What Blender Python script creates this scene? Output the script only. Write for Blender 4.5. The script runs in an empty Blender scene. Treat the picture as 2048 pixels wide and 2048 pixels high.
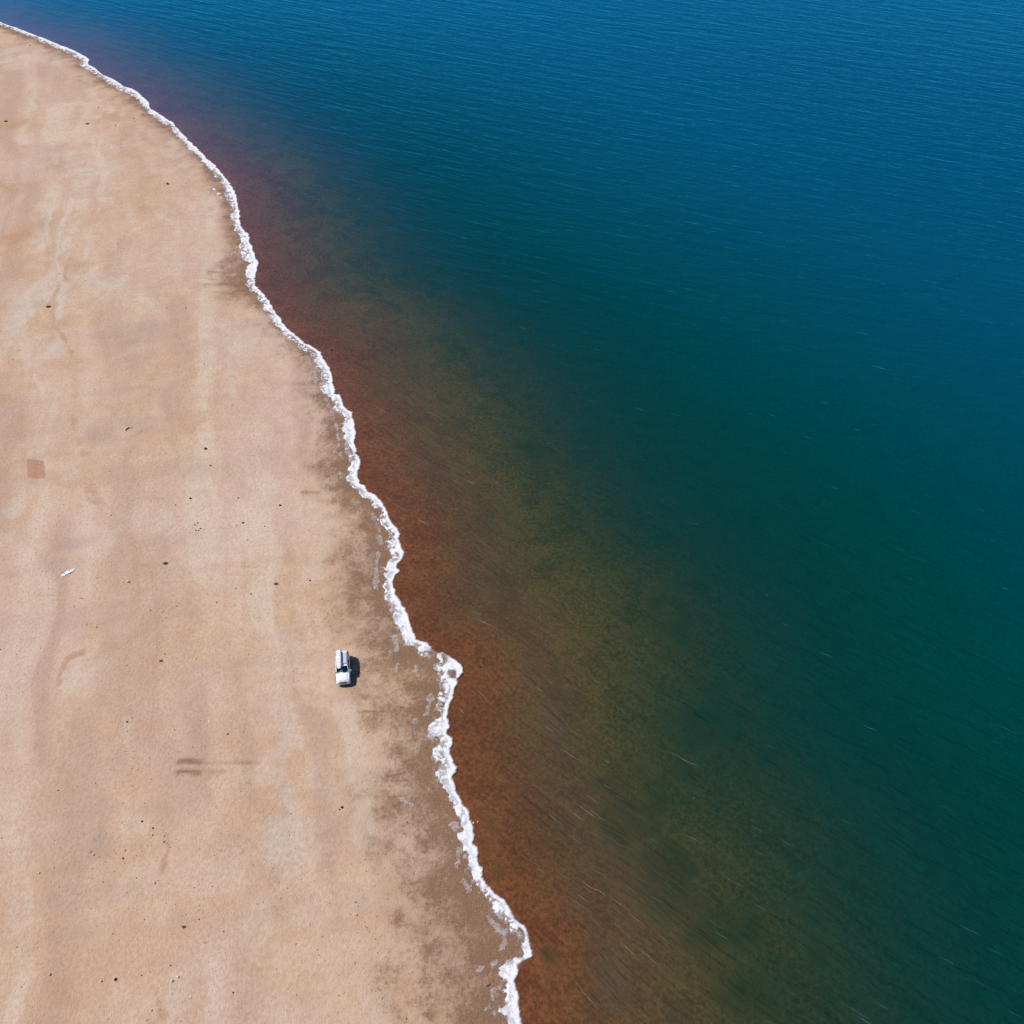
import bpy, bmesh, math, random
import numpy as np
from mathutils import Vector, Matrix

random.seed(7)
scene = bpy.context.scene
COL = scene.collection

# ------------------------------------------------------------------ camera, sky, sun, exposure
CAM_H, PITCH, FOV = 105.0, 46.0, 55.0
cam_data = bpy.data.cameras.new('camera')
cam_data.sensor_fit = 'HORIZONTAL'
cam_data.angle = math.radians(FOV)
cam_data.clip_start = 0.5
cam_data.clip_end = 20000
cam = bpy.data.objects.new('camera', cam_data)
COL.objects.link(cam)
cam.location = (0, 0, CAM_H)
cam.rotation_euler = (math.radians(90 - PITCH), 0, 0)
scene.camera = cam

SUN_EL = 50.0
SUN_DIR = Vector((-0.985, 0.17, 0.0)).normalized()          # horizontal direction towards the sun
to_sun = Vector((SUN_DIR.x * math.cos(math.radians(SUN_EL)), SUN_DIR.y * math.cos(math.radians(SUN_EL)), math.sin(math.radians(SUN_EL))))
world = bpy.data.worlds.new('World')
scene.world = world
world.use_nodes = True
wn = world.node_tree.nodes
sky = wn.new('ShaderNodeTexSky')
sky.sky_type = 'NISHITA'
sky.sun_disc = False
sky.sun_elevation = math.radians(SUN_EL)
sky.sun_rotation = math.atan2(SUN_DIR.x, SUN_DIR.y)
sky.altitude = 600
sky.air_density = 1.0
sky.dust_density = 0.0
sky.ozone_density = 8.0
wn['Background'].inputs['Strength'].default_value = 0.085
world.node_tree.links.new(sky.outputs[0], wn['Background'].inputs['Color'])

sun_data = bpy.data.lights.new('sun', 'SUN')
sun_data.energy = 4.9
sun_data.angle = math.radians(0.53)
sun_data.color = (1.0, 0.95, 0.88)
sun = bpy.data.objects.new('sun', sun_data)
COL.objects.link(sun)
sun.location = to_sun * 300
sun.rotation_euler = to_sun.to_track_quat('Z', 'Y').to_euler()

scene.view_settings.view_transform = 'Standard'
scene.view_settings.look = 'None'
scene.view_settings.exposure = 0.0
scene.view_settings.gamma = 1.0
scene.view_settings.use_curve_mapping = False
scene.render.engine = 'CYCLES'
scene.cycles.max_bounces = 3
scene.cycles.diffuse_bounces = 1
scene.cycles.glossy_bounces = 2
scene.cycles.transparent_max_bounces = 12
scene.cycles.use_denoising = False

# ------------------------------------------------------------------ photograph geometry -> ground points
FPX = 1024.0 / math.tan(math.radians(FOV / 2))
SP, CP = math.sin(math.radians(PITCH)), math.cos(math.radians(PITCH))
def ground(px, py, z=0.0):
    """Point at height z seen at pixel (px, py) of the 2048 px photograph."""
    a, t = (px - 1024.0) / FPX, (py - 1024.0) / FPX
    Z = (CAM_H - z) / (SP + t * CP)
    return np.array((a * Z, Z * (CP - t * SP)))
def gpts(l):
    return np.array([ground(*p) for p in l])

# foam belt: (water edge, land edge) pairs along the shore
FOAM = [((-420,-60),(-425,-56)),((-300,-42),(-304,-38)),((-180,-14),(-184,-9)),((-80,16),(-83,21)),
((0,44),(0,49)),((13,50),(13,54)),((33,56),(31,61)),((60,67),(58,72)),((80,74),(77,81)),((106,85),(102,92)),((133,95),(128,103)),((150,103),(144,110)),
((170,113),(160,120)),((179,121),(162,127)),((175,128),(163,131)),((187,135),(173,138)),((205,149),(196,152)),((231,161),(219,166)),((246,172),(232,176)),((266,179),(258,186)),
((283,192),(277,199)),((298,205),(284,207)),((298,211),(284,210)),((300,217),(289,218)),((312,224),(305,231)),((330,237),(317,241)),((346,246),(335,251)),((359,261),(346,261)),((367,271),(358,277)),((383,287),(372,290)),((400,303),(389,308)),((415,319),(403,320)),((432,334),(418,333)),((445,349),(430,348)),((460,368),(446,370)),((469,384),(451,386)),((473,397),(453,396)),
((475,411),(460,407)),((478,426),(466,426)),((478,440),(467,440)),((482,456),(473,456)),((494,466),(471,462)),((499,477),(485,474)),((498,482),(483,486)),((505,498),(481,498)),((511,518),(490,520)),((517,526),(497,527)),((514,534),(495,536)),((511,550),(494,552)),((510,572),(499,574)),((523,585),(504,582)),((539,603),(524,602)),((547,619),(533,619)),((556,633),(546,638)),
((566,648),(551,650)),((574,658),(560,662)),((590,670),(577,674)),((606,684),(592,686)),((627,696),(607,699)),((639,706),(625,708)),((646,718),(627,720)),((655,733),(636,734)),((663,747),(645,747)),((665,764),(645,765)),((668,780),(640,778)),((669,787),(645,789)),((682,794),(664,793)),((686,810),(670,810)),((690,817),(667,816)),((703,825),(682,826)),((706,839),(692,838)),
((708,848),(687,848)),((709,866),(690,866)),((707,885),(690,884)),((711,898),(690,896)),((718,917),(703,919)),((720,925),(706,925)),((716,939),(698,936)),((714,957),(693,957)),((717,967),(702,967)),((730,974),(700,976)),((737,984),(716,985)),((753,993),(734,995)),((762,1004),(745,1006)),((768,1011),(750,1014)),((775,1027),(760,1028)),((779,1040),(759,1042)),((793,1058),(768,1060)),((798,1069),(776,1070)),
((799,1080),(777,1080)),((801,1089),(778,1090)),((806,1105),(785,1106)),((804,1118),(788,1118)),((796,1126),(778,1125)),((793,1134),(766,1136)),((799,1143),(776,1146)),((790,1153),(773,1153)),((785,1161),(769,1161)),((786,1174),(768,1175)),((791,1190),(771,1190)),((801,1208),(776,1208)),((810,1216),(781,1220)),((815,1231),(787,1232)),((818,1248),(795,1246)),((824,1263),(797,1264)),((831,1280),(808,1280)),((840,1283),(812,1287)),((852,1286),(830,1292)),((862,1296),(838,1304)),
((872,1303),(856,1311)),((886,1309),(868,1318)),((908,1318),(876,1324)),((921,1330),(866,1333)),((927,1346),(868,1346)),((915,1358),(873,1353)),((912,1371),(883,1366)),((908,1379),(884,1375)),((906,1395),(877,1393)),((899,1408),(874,1406)),((895,1422),(873,1420)),((892,1433),(878,1434)),((896,1443),(866,1441)),((897,1453),(868,1450)),((893,1459),(850,1459)),((895,1472),(857,1470)),((905,1477),(876,1478)),((904,1490),(880,1490)),((899,1498),(861,1500)),((899,1508),(866,1511)),
((906,1525),(875,1524)),((914,1534),(880,1535)),((907,1545),(872,1547)),((903,1555),(878,1556)),((910,1569),(884,1570)),((914,1584),(888,1588)),((920,1596),(894,1600)),((924,1608),(908,1612)),((938,1623),(918,1623)),((938,1639),(924,1640)),((946,1655),(927,1656)),((945,1669),(923,1672)),((944,1685),(930,1688)),((954,1698),(930,1700)),((955,1716),(933,1716)),
((959,1744),(938,1743)),((969,1761),(943,1758)),((978,1774),(952,1776)),((990,1790),(967,1794)),((1007,1799),(985,1806)),((1018,1817),(993,1822)),((1024,1830),(996,1834)),((1036,1844),(1014,1847)),((1048,1854),(1024,1860)),((1056,1870),(1041,1868)),((1060,1889),(1036,1886)),((1062,1913),(1040,1908)),((1051,1920),(1037,1915)),((1034,1925),(1012,1924)),((1032,1936),(1001,1938)),((1032,1949),(1002,1950)),
((1027,1963),(1006,1961)),((1037,1983),(1008,1980)),((1040,1999),(1010,1999)),((1034,2007),(1013,2007)),((1034,2019),(1000,2019)),((1041,2035),(1016,2034)),((1044,2048),(1022,2048)),((1052,2075),(1030,2075)),((1070,2110),(1045,2110)),((1075,2150),(1054,2150)),((1092,2200),(1068,2200))]
WPT = gpts([p[0] for p in FOAM])
LPT = gpts([p[1] for p in FOAM])
SHORE = WPT * 0.55 + LPT * 0.45
# the shore goes on beyond both ends of the picture
far_l = np.array([(-5500, 1500), (-2500, 900), (-1200, 620), (-600, 470)], float)
far_n = np.array([(14, -10), (40, -120), (90, -400), (60, -1200), (-200, -3000), (-400, -6500)], float)
SHORE_F = np.vstack([far_l, SHORE, far_n])

def poly_dist(P, line):
    """Distance of each point of P to an open polyline."""
    out = np.full(len(P), 1e18)
    for s in range(0, len(P), 60000):
        q = P[s:s + 60000]
        best = np.full(len(q), 1e18)
        for a, b in zip(line[:-1], line[1:]):
            ab = b - a
            l2 = ab @ ab + 1e-12
            t = np.clip(((q - a) @ ab) / l2, 0, 1)
            dx = q[:, 0] - a[0] - t * ab[0]
            dy = q[:, 1] - a[1] - t * ab[1]
            np.minimum(best, dx * dx + dy * dy, out=best)
        out[s:s + 60000] = best
    return np.sqrt(out)
def inside(P, poly):
    x, y = P[:, 0], P[:, 1]
    c = np.zeros(len(P), bool)
    for a, b in zip(poly, np.roll(poly, -1, 0)):
        if a[1] == b[1]:
            continue
        m = (a[1] > y) != (b[1] > y)
        c ^= m & (x < (b[0] - a[0]) * (y - a[1]) / (b[1] - a[1]) + a[0])
    return c
WATER_POLY = np.vstack([SHORE_F, [(9000, -9000), (9000, 9000), (-9000, 9000), (-9000, 2000)]])
SHORE_S = SHORE[::1]
def signed(P):
    P = np.asarray(P, float)
    d = poly_dist(P, SHORE_F)
    return np.where(inside(P, WATER_POLY), d, -d)

def vnoise(x, y, seed=0):
    xi, yi = np.floor(x).astype(np.int64), np.floor(y).astype(np.int64)
    fx, fy = x - xi, y - yi
    fx, fy = fx * fx * (3 - 2 * fx), fy * fy * (3 - 2 * fy)
    def h(i, j):
        n = (i * 374761393 + j * 668265263 + seed * 982451653) & 0x7fffffff
        n = ((n ^ (n >> 13)) * 1274126177) & 0x7fffffff
        return ((n ^ (n >> 16)) & 0xffff) / 65535.0
    return (h(xi, yi) * (1 - fx) + h(xi + 1, yi) * fx) * (1 - fy) + (h(xi, yi + 1) * (1 - fx) + h(xi + 1, yi + 1) * fx) * fy
def fbm(x, y, seed=0, octv=4):
    s, a, t = 0, 1.0, 0
    for o in range(octv):
        s = s + a * vnoise(x * 2 ** o + 17.3 * o, y * 2 ** o - 9.1 * o, seed + o)
        t += a
        a *= 0.55
    return s / t

def height(P, d=None):
    """Ground height: a low beach, and a lake bed that falls away gently."""
    if d is None:
        d = signed(P)
    n = fbm(P[:, 0] / 22, P[:, 1] / 22, 3) - 0.5
    n2 = fbm(P[:, 0] / 5, P[:, 1] / 5, 5) - 0.5
    land = np.minimum(-d, 3) * 0.045 + 0.55 * (1 - np.exp(-np.maximum(-d - 3, 0) / 45)) + (n * 0.28 + n2 * 0.05) * np.clip(-d / 10, 0, 1)
    land = land + np.clip((-d - 250) / 3000, 0, 3) * 40
    bed = -(0.14 * (1 - np.exp(-d / 1.2)) + 0.028 * d + 0.0009 * d * d)
    bed = np.where(d > 60, -(0.14 + 0.028 * 60 + 0.0009 * 3600) - (d - 60) * 0.09, bed)
    bed = bed * (1 + 0.40 * np.clip((P[:, 1] - 110) / 110, 0, 1) * np.clip(d / 4, 0, 1))
    bed = np.maximum(bed, -14) + n * 0.7 * np.clip(d / 14, 0, 1) + n2 * 0.12 * np.clip(d / 5, 0, 1)
    return np.where(d > 0, np.minimum(bed, -0.02 * np.clip(d, 0, 1)), land)
def at(px, py):
    z = 0.0
    for _ in range(3):
        p = ground(px, py, z)
        z = float(height(p[None, :])[0])
    return Vector((p[0], p[1], z))

# ------------------------------------------------------------------ node helper
class NT:
    def __init__(s, name):
        s.m = bpy.data.materials.new(name)
        s.m.use_nodes = True
        s.t = s.m.node_tree
        s.t.nodes.clear()
        s.out = s.t.nodes.new('ShaderNodeOutputMaterial')
    def n(s, typ, **kw):
        ins = kw.pop('ins', {})
        nd = s.t.nodes.new(typ)
        for k, v in kw.items():
            setattr(nd, k, v)
        for k, v in ins.items():
            s.put(nd.inputs[k], v)
        return nd
    def put(s, sock, v):
        if isinstance(v, bpy.types.NodeSocket):
            s.t.links.new(v, sock)
        elif isinstance(v, bpy.types.Node):
            s.t.links.new(v.outputs[0], sock)
        elif isinstance(v, tuple) and len(v) == 3 and sock.type == 'RGBA':
            sock.default_value = (*v, 1)
        else:
            sock.default_value = v
    def math(s, op, a, b=0.0, c=0.0, clamp=False):
        nd = s.n('ShaderNodeMath', operation=op, use_clamp=clamp)
        for i, v in enumerate((a, b, c)):
            s.put(nd.inputs[i], v)
        return nd.outputs[0]
    def mix(s, f, a, b, blend='MIX'):
        nd = s.n('ShaderNodeMix', data_type='RGBA', blend_type=blend)
        s.put(nd.inputs[0], f); s.put(nd.inputs[6], a); s.put(nd.inputs[7], b)
        return nd.outputs[2]
    def ramp(s, f, lo, hi, a=0.0, b=1.0):
        nd = s.n('ShaderNodeMapRange', interpolation_type='SMOOTHSTEP')
        for i, v in enumerate((f, lo, hi, a, b)):
            s.put(nd.inputs[i], v)
        return nd.outputs[0]
    def noise(s, vec, scale, detail=3.0, rough=0.55, dist=0.0):
        nd = s.n('ShaderNodeTexNoise')
        s.put(nd.inputs['Vector'], vec)
        nd.inputs['Scale'].default_value = scale
        nd.inputs['Detail'].default_value = detail
        nd.inputs['Roughness'].default_value = rough
        nd.inputs['Distortion'].default_value = dist
        return nd.outputs[0]
    def attr(s, name):
        return s.n('ShaderNodeAttribute', attribute_name=name).outputs['Fac']
    def surf(s, sh):
        s.put(s.out.inputs['Surface'], sh)
        return s.m

def simple(name, col, rough=0.6, metal=0.0, var=0.12, scale=8.0, spec=0.5, coat=0.0):
    k = NT(name)
    co = k.n('ShaderNodeTexCoord').outputs['Object']
    f = k.noise(co, scale)
    c = k.mix(k.ramp(f, 0.3, 0.7), tuple(v * (1 - var) for v in col), tuple(min(v * (1 + var), 1) for v in col))
    b = k.n('ShaderNodeBsdfPrincipled', ins={'Base Color': c, 'Roughness': rough, 'Metallic': metal, 'Specular IOR Level': spec, 'Coat Weight': coat})
    return k.surf(b)

def mesh_grid(name, V, F, mat, smooth=True):
    me = bpy.data.meshes.new(name)
    me.vertices.add(len(V)); me.vertices.foreach_set('co', np.ascontiguousarray(V, np.float32).ravel())
    F = np.ascontiguousarray(F, np.int32)
    me.loops.add(F.size); me.loops.foreach_set('vertex_index', F.ravel())
    me.polygons.add(len(F)); me.polygons.foreach_set('loop_start', np.arange(0, F.size, F.shape[1], dtype=np.int32))
    if smooth:
        me.polygons.foreach_set('use_smooth', np.ones(len(F), bool))
    me.update(calc_edges=True)
    me.materials.append(mat)
    o = bpy.data.objects.new(name, me)
    COL.objects.link(o)
    return o
def add_attr(o, name, v):
    a = o.data.attributes.new(name, 'FLOAT', 'POINT')
    a.data.foreach_set('value', np.ascontiguousarray(v, np.float32))
def tensor(xs, ys):
    X, Y = np.meshgrid(xs, ys)
    nx, ny = len(xs), len(ys)
    i = np.arange(nx * ny).reshape(ny, nx)
    F = np.stack([i[:-1, :-1], i[:-1, 1:], i[1:, 1:], i[1:, :-1]], -1).reshape(-1, 4)
    return np.stack([X.ravel(), Y.ravel()], -1), F
def lines(segs, far):
    v = []
    for a, b, st in segs:
        v += list(np.arange(a, b, st))
    v.append(segs[-1][1])
    step, lo, hi = 3.0, v[0], v[-1]
    L, H = [], []
    while hi < far or lo > -far:
        lo -= step; hi += step
        L.append(lo); H.append(hi)
        step *= 1.45
    return np.array(L[::-1] + v + H)

# ------------------------------------------------------------------ ground: beach and lake bed, one sheet
gx = lines([(-168, -112, 0.8), (-112, 16, 0.36), (16, 60, 0.7), (60, 168, 1.5)], 6500)
gy = lines([(16, 30, 0.7), (30, 210, 0.38), (210, 340, 0.75)], 6500)
GP, GF = tensor(gx, gy)
GD = signed(GP)
GZ = height(GP, GD)
near = (np.abs(GP[:, 0]) < 170) & (GP[:, 1] > 14) & (GP[:, 1] < 342)

def paint(arr, pts, width, val, soft=0.6, seed=1, rag=0.5):
    """Soft stroke along picture points; width in metres."""
    line = gpts(pts)
    lo, hi = line.min(0) - width * 3, line.max(0) + width * 3
    m = np.where((GP[:, 0] > lo[0]) & (GP[:, 0] < hi[0]) & (GP[:, 1] > lo[1]) & (GP[:, 1] < hi[1]))[0]
    if len(m) == 0:
        return
    q = GP[m]
    d = poly_dist(q, line) + (fbm(q[:, 0] / 1.6, q[:, 1] / 1.6, seed) - 0.5) * 2 * rag * width
    a = np.clip((width - d) / (width * soft) , 0, 1)
    a = a * a * (3 - 2 * a) * val
    arr[m] = np.maximum(arr[m], a)
def blob(arr, px, py, rx, ry, val, rot=0.0, seed=1, rag=0.35, soft=0.8):
    """Soft ragged ellipse; radii in metres."""
    c = ground(px, py)
    q = GP - c
    m = np.where((np.abs(q[:, 0]) < 2.2 * max(rx, ry)) & (np.abs(q[:, 1]) < 2.2 * max(rx, ry)))[0]
    q = q[m]
    ca, sa = math.cos(rot), math.sin(rot)
    u, v = (q[:, 0] * ca + q[:, 1] * sa) / rx, (-q[:, 0] * sa + q[:, 1] * ca) / ry
    r = np.sqrt(u * u + v * v) + (fbm(GP[m, 0] / (0.5 * rx + 0.2), GP[m, 1] / (0.5 * ry + 0.2), seed) - 0.5) * 2 * rag
    a = np.clip((1 - r) / soft, 0, 1)
    a = a * a * (3 - 2 * a) * val
    arr[m] = np.maximum(arr[m], a)

dark = np.zeros(len(GP)); rust = np.zeros(len(GP)); pale = np.zeros(len(GP)); grey = np.zeros(len(GP)); algae = np.zeros(len(GP)); stain = np.zeros(len(GP)); silt = np.zeros(len(GP))
# wet belt behind the foam
WETL = gpts([(-300,-20),(-80,35),(0,62),(140,128),(180,165),(270,222),(395,330),(418,385),(440,430),(448,480),(418,560),(450,600),(520,640),(565,690),(600,740),(620,800),(628,870),(610,930),(640,985),(665,1060),(650,1150),(680,1250),(700,1330),(690,1400),(740,1500),(700,1600),(725,1650),(770,1740),(760,1850),(735,1950),(770,2060),(790,2200)])
wpoly = np.vstack([WETL, SHORE[::-1]])
dw = poly_dist(GP[near], WETL)
wet = np.zeros(len(GP))
inn = inside(GP[near], wpoly)
dn = np.maximum(-GD[near], 0)
wv = np.where(inn, 0.25 + 0.75 * np.clip(dw / (dw + dn + 0.3), 0, 1), 0.25 - dw * 0.08)
wet[near] = np.clip(wv, 0, 1)
wet[GD > 0] = 1
for px, py, rx, ry, v, r in [(650,930,2.8,2.2,.8,0),(630,985,3.5,.9,.9,.1),(705,1110,2.6,4,.7,0),(735,1205,1.5,2.2,.8,.4),(700,1290,3.0,.6,.9,.05),(735,1320,2.0,.7,.8,.0),(735,1395,2.2,.6,1,-.1),(735,1425,1.8,.5,1,-.05),(790,1530,3.5,3.5,.6,0),(760,1640,1.5,.9,.9,.2),(800,1560,3,2,.7,0),(830,1800,1.8,1.6,.9,.4),(850,1850,1.3,2.2,.7,0),(800,1905,3.2,.8,.8,.2),(790,1960,1.6,1.6,.8,0),(830,2000,2.2,1.4,.9,.2),(870,1960,.6,3.6,.6,0),(800,1670,2.6,1.2,.55,0),(560,850,3,4,.4,0),(430,395,2.2,5,.45,0),(425,550,2.2,4.5,.4,0)]:
    blob(dark, px, py, rx, ry, v, r, int(px + py), 0.55, 1.0)
# damp streaks, drainage lines and old wheel marks on the dry sand
for pts, w, v in [([(60,1196),(110,1194),(172,1188)],.35,.5),([(15,1180),(45,1168)],.45,.4),([(110,1225),(125,1212)],.3,.4)]:
    paint(dark, pts, w, v, 0.9, 11, 0.7)
for pts, w, v in [([(360,1527),(375,1525),(402,1528)],.62,1),([(395,1529),(520,1528)],.30,.32),([(358,1548),(372,1546),(398,1549)],.60,1),([(390,1549),(452,1548)],.32,.42),([(470,1527),(500,1528)],.4,.6),([(720,1395),(760,1398)],.5,.45),([(718,1425),(752,1424)],.5,.45)]:
    paint(stain, pts, w, v, 0.9, 17, 0.45)
for pts, w, v in [([(88,415),(104,465),(112,530),(118,575)],.30,.9),([(76,425),(95,490),(101,540)],.28,.8),([(60,185),(75,208),(88,228)],.40,.8),([(70,172),(86,200)],.35,.5),([(20,520),(60,640),(40,800),(60,1000)],.35,.5),([(38,520),(80,640),(58,800),(80,1000)],.35,.5),([(300,560),(260,760),(250,960),(290,1250),(260,1700)],.30,.45),([(325,560),(284,760),(276,960),(318,1250),(290,1700)],.30,.45),([(560,1180),(520,1500),(560,1800),(520,2040)],.28,.4),([(590,1180),(550,1500),(592,1800),(552,2040)],.28,.4),([(640,1290),(600,1150),(520,1000),(470,820)],.26,.5),([(668,1285),(630,1150),(548,1000),(496,820)],.26,.5)]:
    paint(stain, pts, w, v * 0.22, 1.0, 31, 0.5)
for pts, w, v in [([(150,400),(125,450),(112,520),(128,580),(118,640)],1.1,.9),([(112,400),(95,450),(88,500)],.8,.8),([(60,200),(90,250),(110,300)],1.2,.6),([(200,420),(178,470),(172,520)],.7,.7),([(440,640),(455,720),(470,800)],1.0,.5)]:
    paint(pale, pts, w, v, 1.0, 33, 0.5)
for pts, w, v in [([(118,1375),(122,1350),(140,1320),(165,1310)],.75,.8),([(110,1410),(118,1380)],.6,.5),([(330,1670),(340,1690),(332,1720),(328,1745)],.65,.8),([(340,1668),(355,1675)],.4,.5),
    ([(484,1690),(486,1705),(500,1722)],.28,.7),([(118,1890),(112,1930),(116,1990),(110,2050)],.45,.6),([(50,1960),(55,2000),(58,2045)],.5,.5),([(318,1980),(322,2010),(330,2035)],.9,.6),([(330,1960),(365,1950)],.4,.4),
    ([(145,835),(150,860),(160,895)],1.0,.75),([(165,900),(175,960),(185,1000),(200,1040)],1.8,.35),([(140,520),(130,560),(105,600),(110,650),(135,690),(150,730)],.7,.5),([(150,730),(152,800)],.8,.3),
    ([(420,545),(460,548)],.5,.9),([(418,560),(455,562)],.4,.8),([(430,585),(510,592)],.35,.9),([(445,600),(520,600)],.3,.7),([(40,220),(58,228)],.4,.3),([(250,1110),(275,1150),(270,1230)],2.2,.35),
    ([(30,1440),(10,1500)],1.2,.35),([(118,1470),(125,1490)],.7,.4),([(415,1340),(440,1360),(480,1355)],.5,.35),([(450,1137),(540,1135)],.2,.45),([(430,1153),(600,1150)],.2,.35),([(126,1530),(120,1570)],.8,.4),([(0,1000),(8,950)],1.5,.4)]:
    paint(rust, pts, w, v, 1.0, 23, 0.6)
for px, py, rx, ry, v, r in [(380,830,10,14,.35,0),(60,90,20,10,0,0),(40,480,7,12,.7,0),(95,300,10,6,.25,0),(30,250,12,10,.6,.3),(25,380,10,16,.55,0),(0,800,8,14,.6,0),(300,425,10,10,.3,0),(30,880,5,8,.5,0),(300,1330,16,10,.25,0),(120,1950,9,9,.45,0),(30,1860,7,9,.5,0),(250,190,12,6,.4,0),(210,235,8,6,.6,0)]:
    blob(rust, px, py, rx, ry, v, r, int(px * 3 + py), 0.45, 1.2)
for px, py, rx, ry, v in [(60,120,18,12,.9),(60,620,6,22,.9),(80,720,6,16,.7),(130,500,3,14,.8),(200,560,10,10,.6),(150,330,20,20,.5),(380,300,12,20,.4),(430,520,4,10,.4),(460,700,6,14,.5),(350,1990,4,3,.7),(350,1958,1.2,1,1),(160,1350,6,6,.6),(230,1090,5,6,.4),(560,1500,8,18,.35),(550,1700,8,14,.4),(600,1330,6,10,.3),(40,1020,5,12,.4),(300,1060,10,8,.4),(440,1450,5,4,.4),(300,1700,6,8,.35)]:
    blob(pale, px, py, rx, ry, v, 0, int(px + 7 * py), 0.45, 1.1)
for px, py, rx, ry, v in [(200,560,7,5,.5),(260,690,14,10,.9),(300,660,14,8,.7),(190,875,6,3.5,1),(290,860,8,5,.8),(150,1090,6,4,.9),(110,1130,7,4,.7),(230,1230,6,6,.6),(140,1250,8,5,.5),(195,1690,1.8,3.6,1),(105,1800,2,3,.8),(270,800,14,10,.5),(420,940,12,5,.5),(500,1300,10,16,.3),(60,460,7,9,.7),(270,1800,8,8,.4),(30,1420,3,8,.4),(170,440,12,8,.3)]:
    blob(grey, px, py, rx, ry, v, 0, int(2 * px + py), 0.5, 1.2)
# weed and murk on the lake bed
for px, py, rx, ry, v, r in [(1260,1600,7,8,1,0),(1340,1720,8,9,1,.3),(1420,1820,7,7,.8,0),(1230,1560,4,5,.8,0),(1500,1960,9,7,.6,0),(1400,1450,12,8,.3,0),(1330,1250,10,8,.25,0),(998,1755,1.6,1.3,.6,.2),(1100,1890,2.2,3,.45,.3),(880,1235,2.2,3,.4,0),(960,1420,3,4,.3,0),(750,780,5,5,.35,0),(880,830,5,4,.3,0),(1050,900,8,6,.4,0)]:
    blob(algae, px, py, rx, ry, v, r, int(px + py * 5), 0.6, 1.1)
for px, py, rx, ry, v, r in [(1110,1450,4.0,10,1,.15),(1060,1330,4,8,.8,.2),(1000,1180,4,10,.55,.3),(1230,1960,4.5,9,1,.2),(1170,1800,3.5,9,.75,.3),(860,900,5,10,.35,.3),(980,1060,4,10,.45,.3)]:
    blob(silt, px, py, rx, ry, v, r, int(px + py * 3), 0.25, 1.2)

band = np.exp(-((GD - 12.5) / 6.0) ** 2) * np.clip((185 - GP[:, 1]) / 60, 0, 1) * 0.42 * (0.5 + fbm(GP[:, 0] / 12, GP[:, 1] / 12, 77, 3))
silt = np.maximum(silt, np.where(GD > 0, band, 0))
# damp rectangle of darker sand, centre and half sizes in metres
R0, R1 = ground(58, 942), ground(91, 942)
RC = ground(75, 942); RHX = (R1[0] - R0[0]) / 2; RHY = (ground(75, 924)[1] - ground(75, 960)[1]) / 2

def aniso(a, su, sv, seed, o=3):
    ca, sa = math.cos(a), math.sin(a)
    u, v = GP[:, 0] * ca + GP[:, 1] * sa, -GP[:, 0] * sa + GP[:, 1] * ca
    wx_ = (fbm(GP[:, 0] / 14, GP[:, 1] / 14, seed + 50, 2) - 0.5) * 1.6
    return fbm(u * su + wx_, v * sv + wx_, seed, o)
bake = {'noise_broad': aniso(0.9, 0.035, 0.05, 201, 4), 'noise_middle': aniso(0.0, 0.35, 0.35, 211, 3), 'noise_streak': aniso(0.10, 0.07, 0.55, 221, 3),
        'noise_band': aniso(0.30, 0.26, 0.030, 241, 3), 'noise_wet': aniso(0.0, 0.6, 0.6, 231, 3)}
k = NT('sand_and_lake_bed')
co = k.n('ShaderNodeTexCoord').outputs['Object']
A = {n: k.attr(n) for n in ('wet', 'dark', 'rust', 'pale', 'grey', 'shore_distance', 'algae', 'stain')}
n_big = k.attr('noise_broad')
n_mid = k.attr('noise_middle')
n_fine = k.noise(co, 2.2, 3, 0.7)
n_grain = k.noise(co, 9.0, 1, 0.8)
n_str = k.attr('noise_streak')
n_band = k.attr('noise_band')
c = k.mix(k.ramp(n_big, 0.3, 0.7), (0.502, 0.334, 0.224), (0.522, 0.372, 0.290))
c = k.mix(k.ramp(n_mid, 0.35, 0.68, 0.0, 0.75), c, (0.540, 0.390, 0.280))
c = k.mix(k.ramp(n_band, 0.45, 0.75, 0.0, 0.75), c, (0.430, 0.288, 0.208))
c = k.mix(k.ramp(n_band, 0.44, 0.24, 0.0, 0.8), c, (0.565, 0.435, 0.330))
c = k.mix(k.ramp(n_str, 0.45, 0.75, 0.0, 0.28), c, (0.43, 0.305, 0.235))
def mod(a, lo, hi, src):
    return k.ramp(k.math('ADD', a, k.math('MULTIPLY', k.math('SUBTRACT', src, 0.5), 1.1)), lo, hi)
c = k.mix(k.math('MULTIPLY', mod(A['pale'], 0.05, 0.9, n_mid), 0.95), c, (0.535, 0.430, 0.345))
c = k.mix(k.math('MULTIPLY', mod(A['grey'], 0.15, 1.0, n_fine), 0.55), c, (0.365, 0.270, 0.215))
c = k.mix(k.math('MULTIPLY', mod(A['rust'], 0.10, 0.85, n_mid), 0.95), c, (0.435, 0.262, 0.162))
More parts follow.
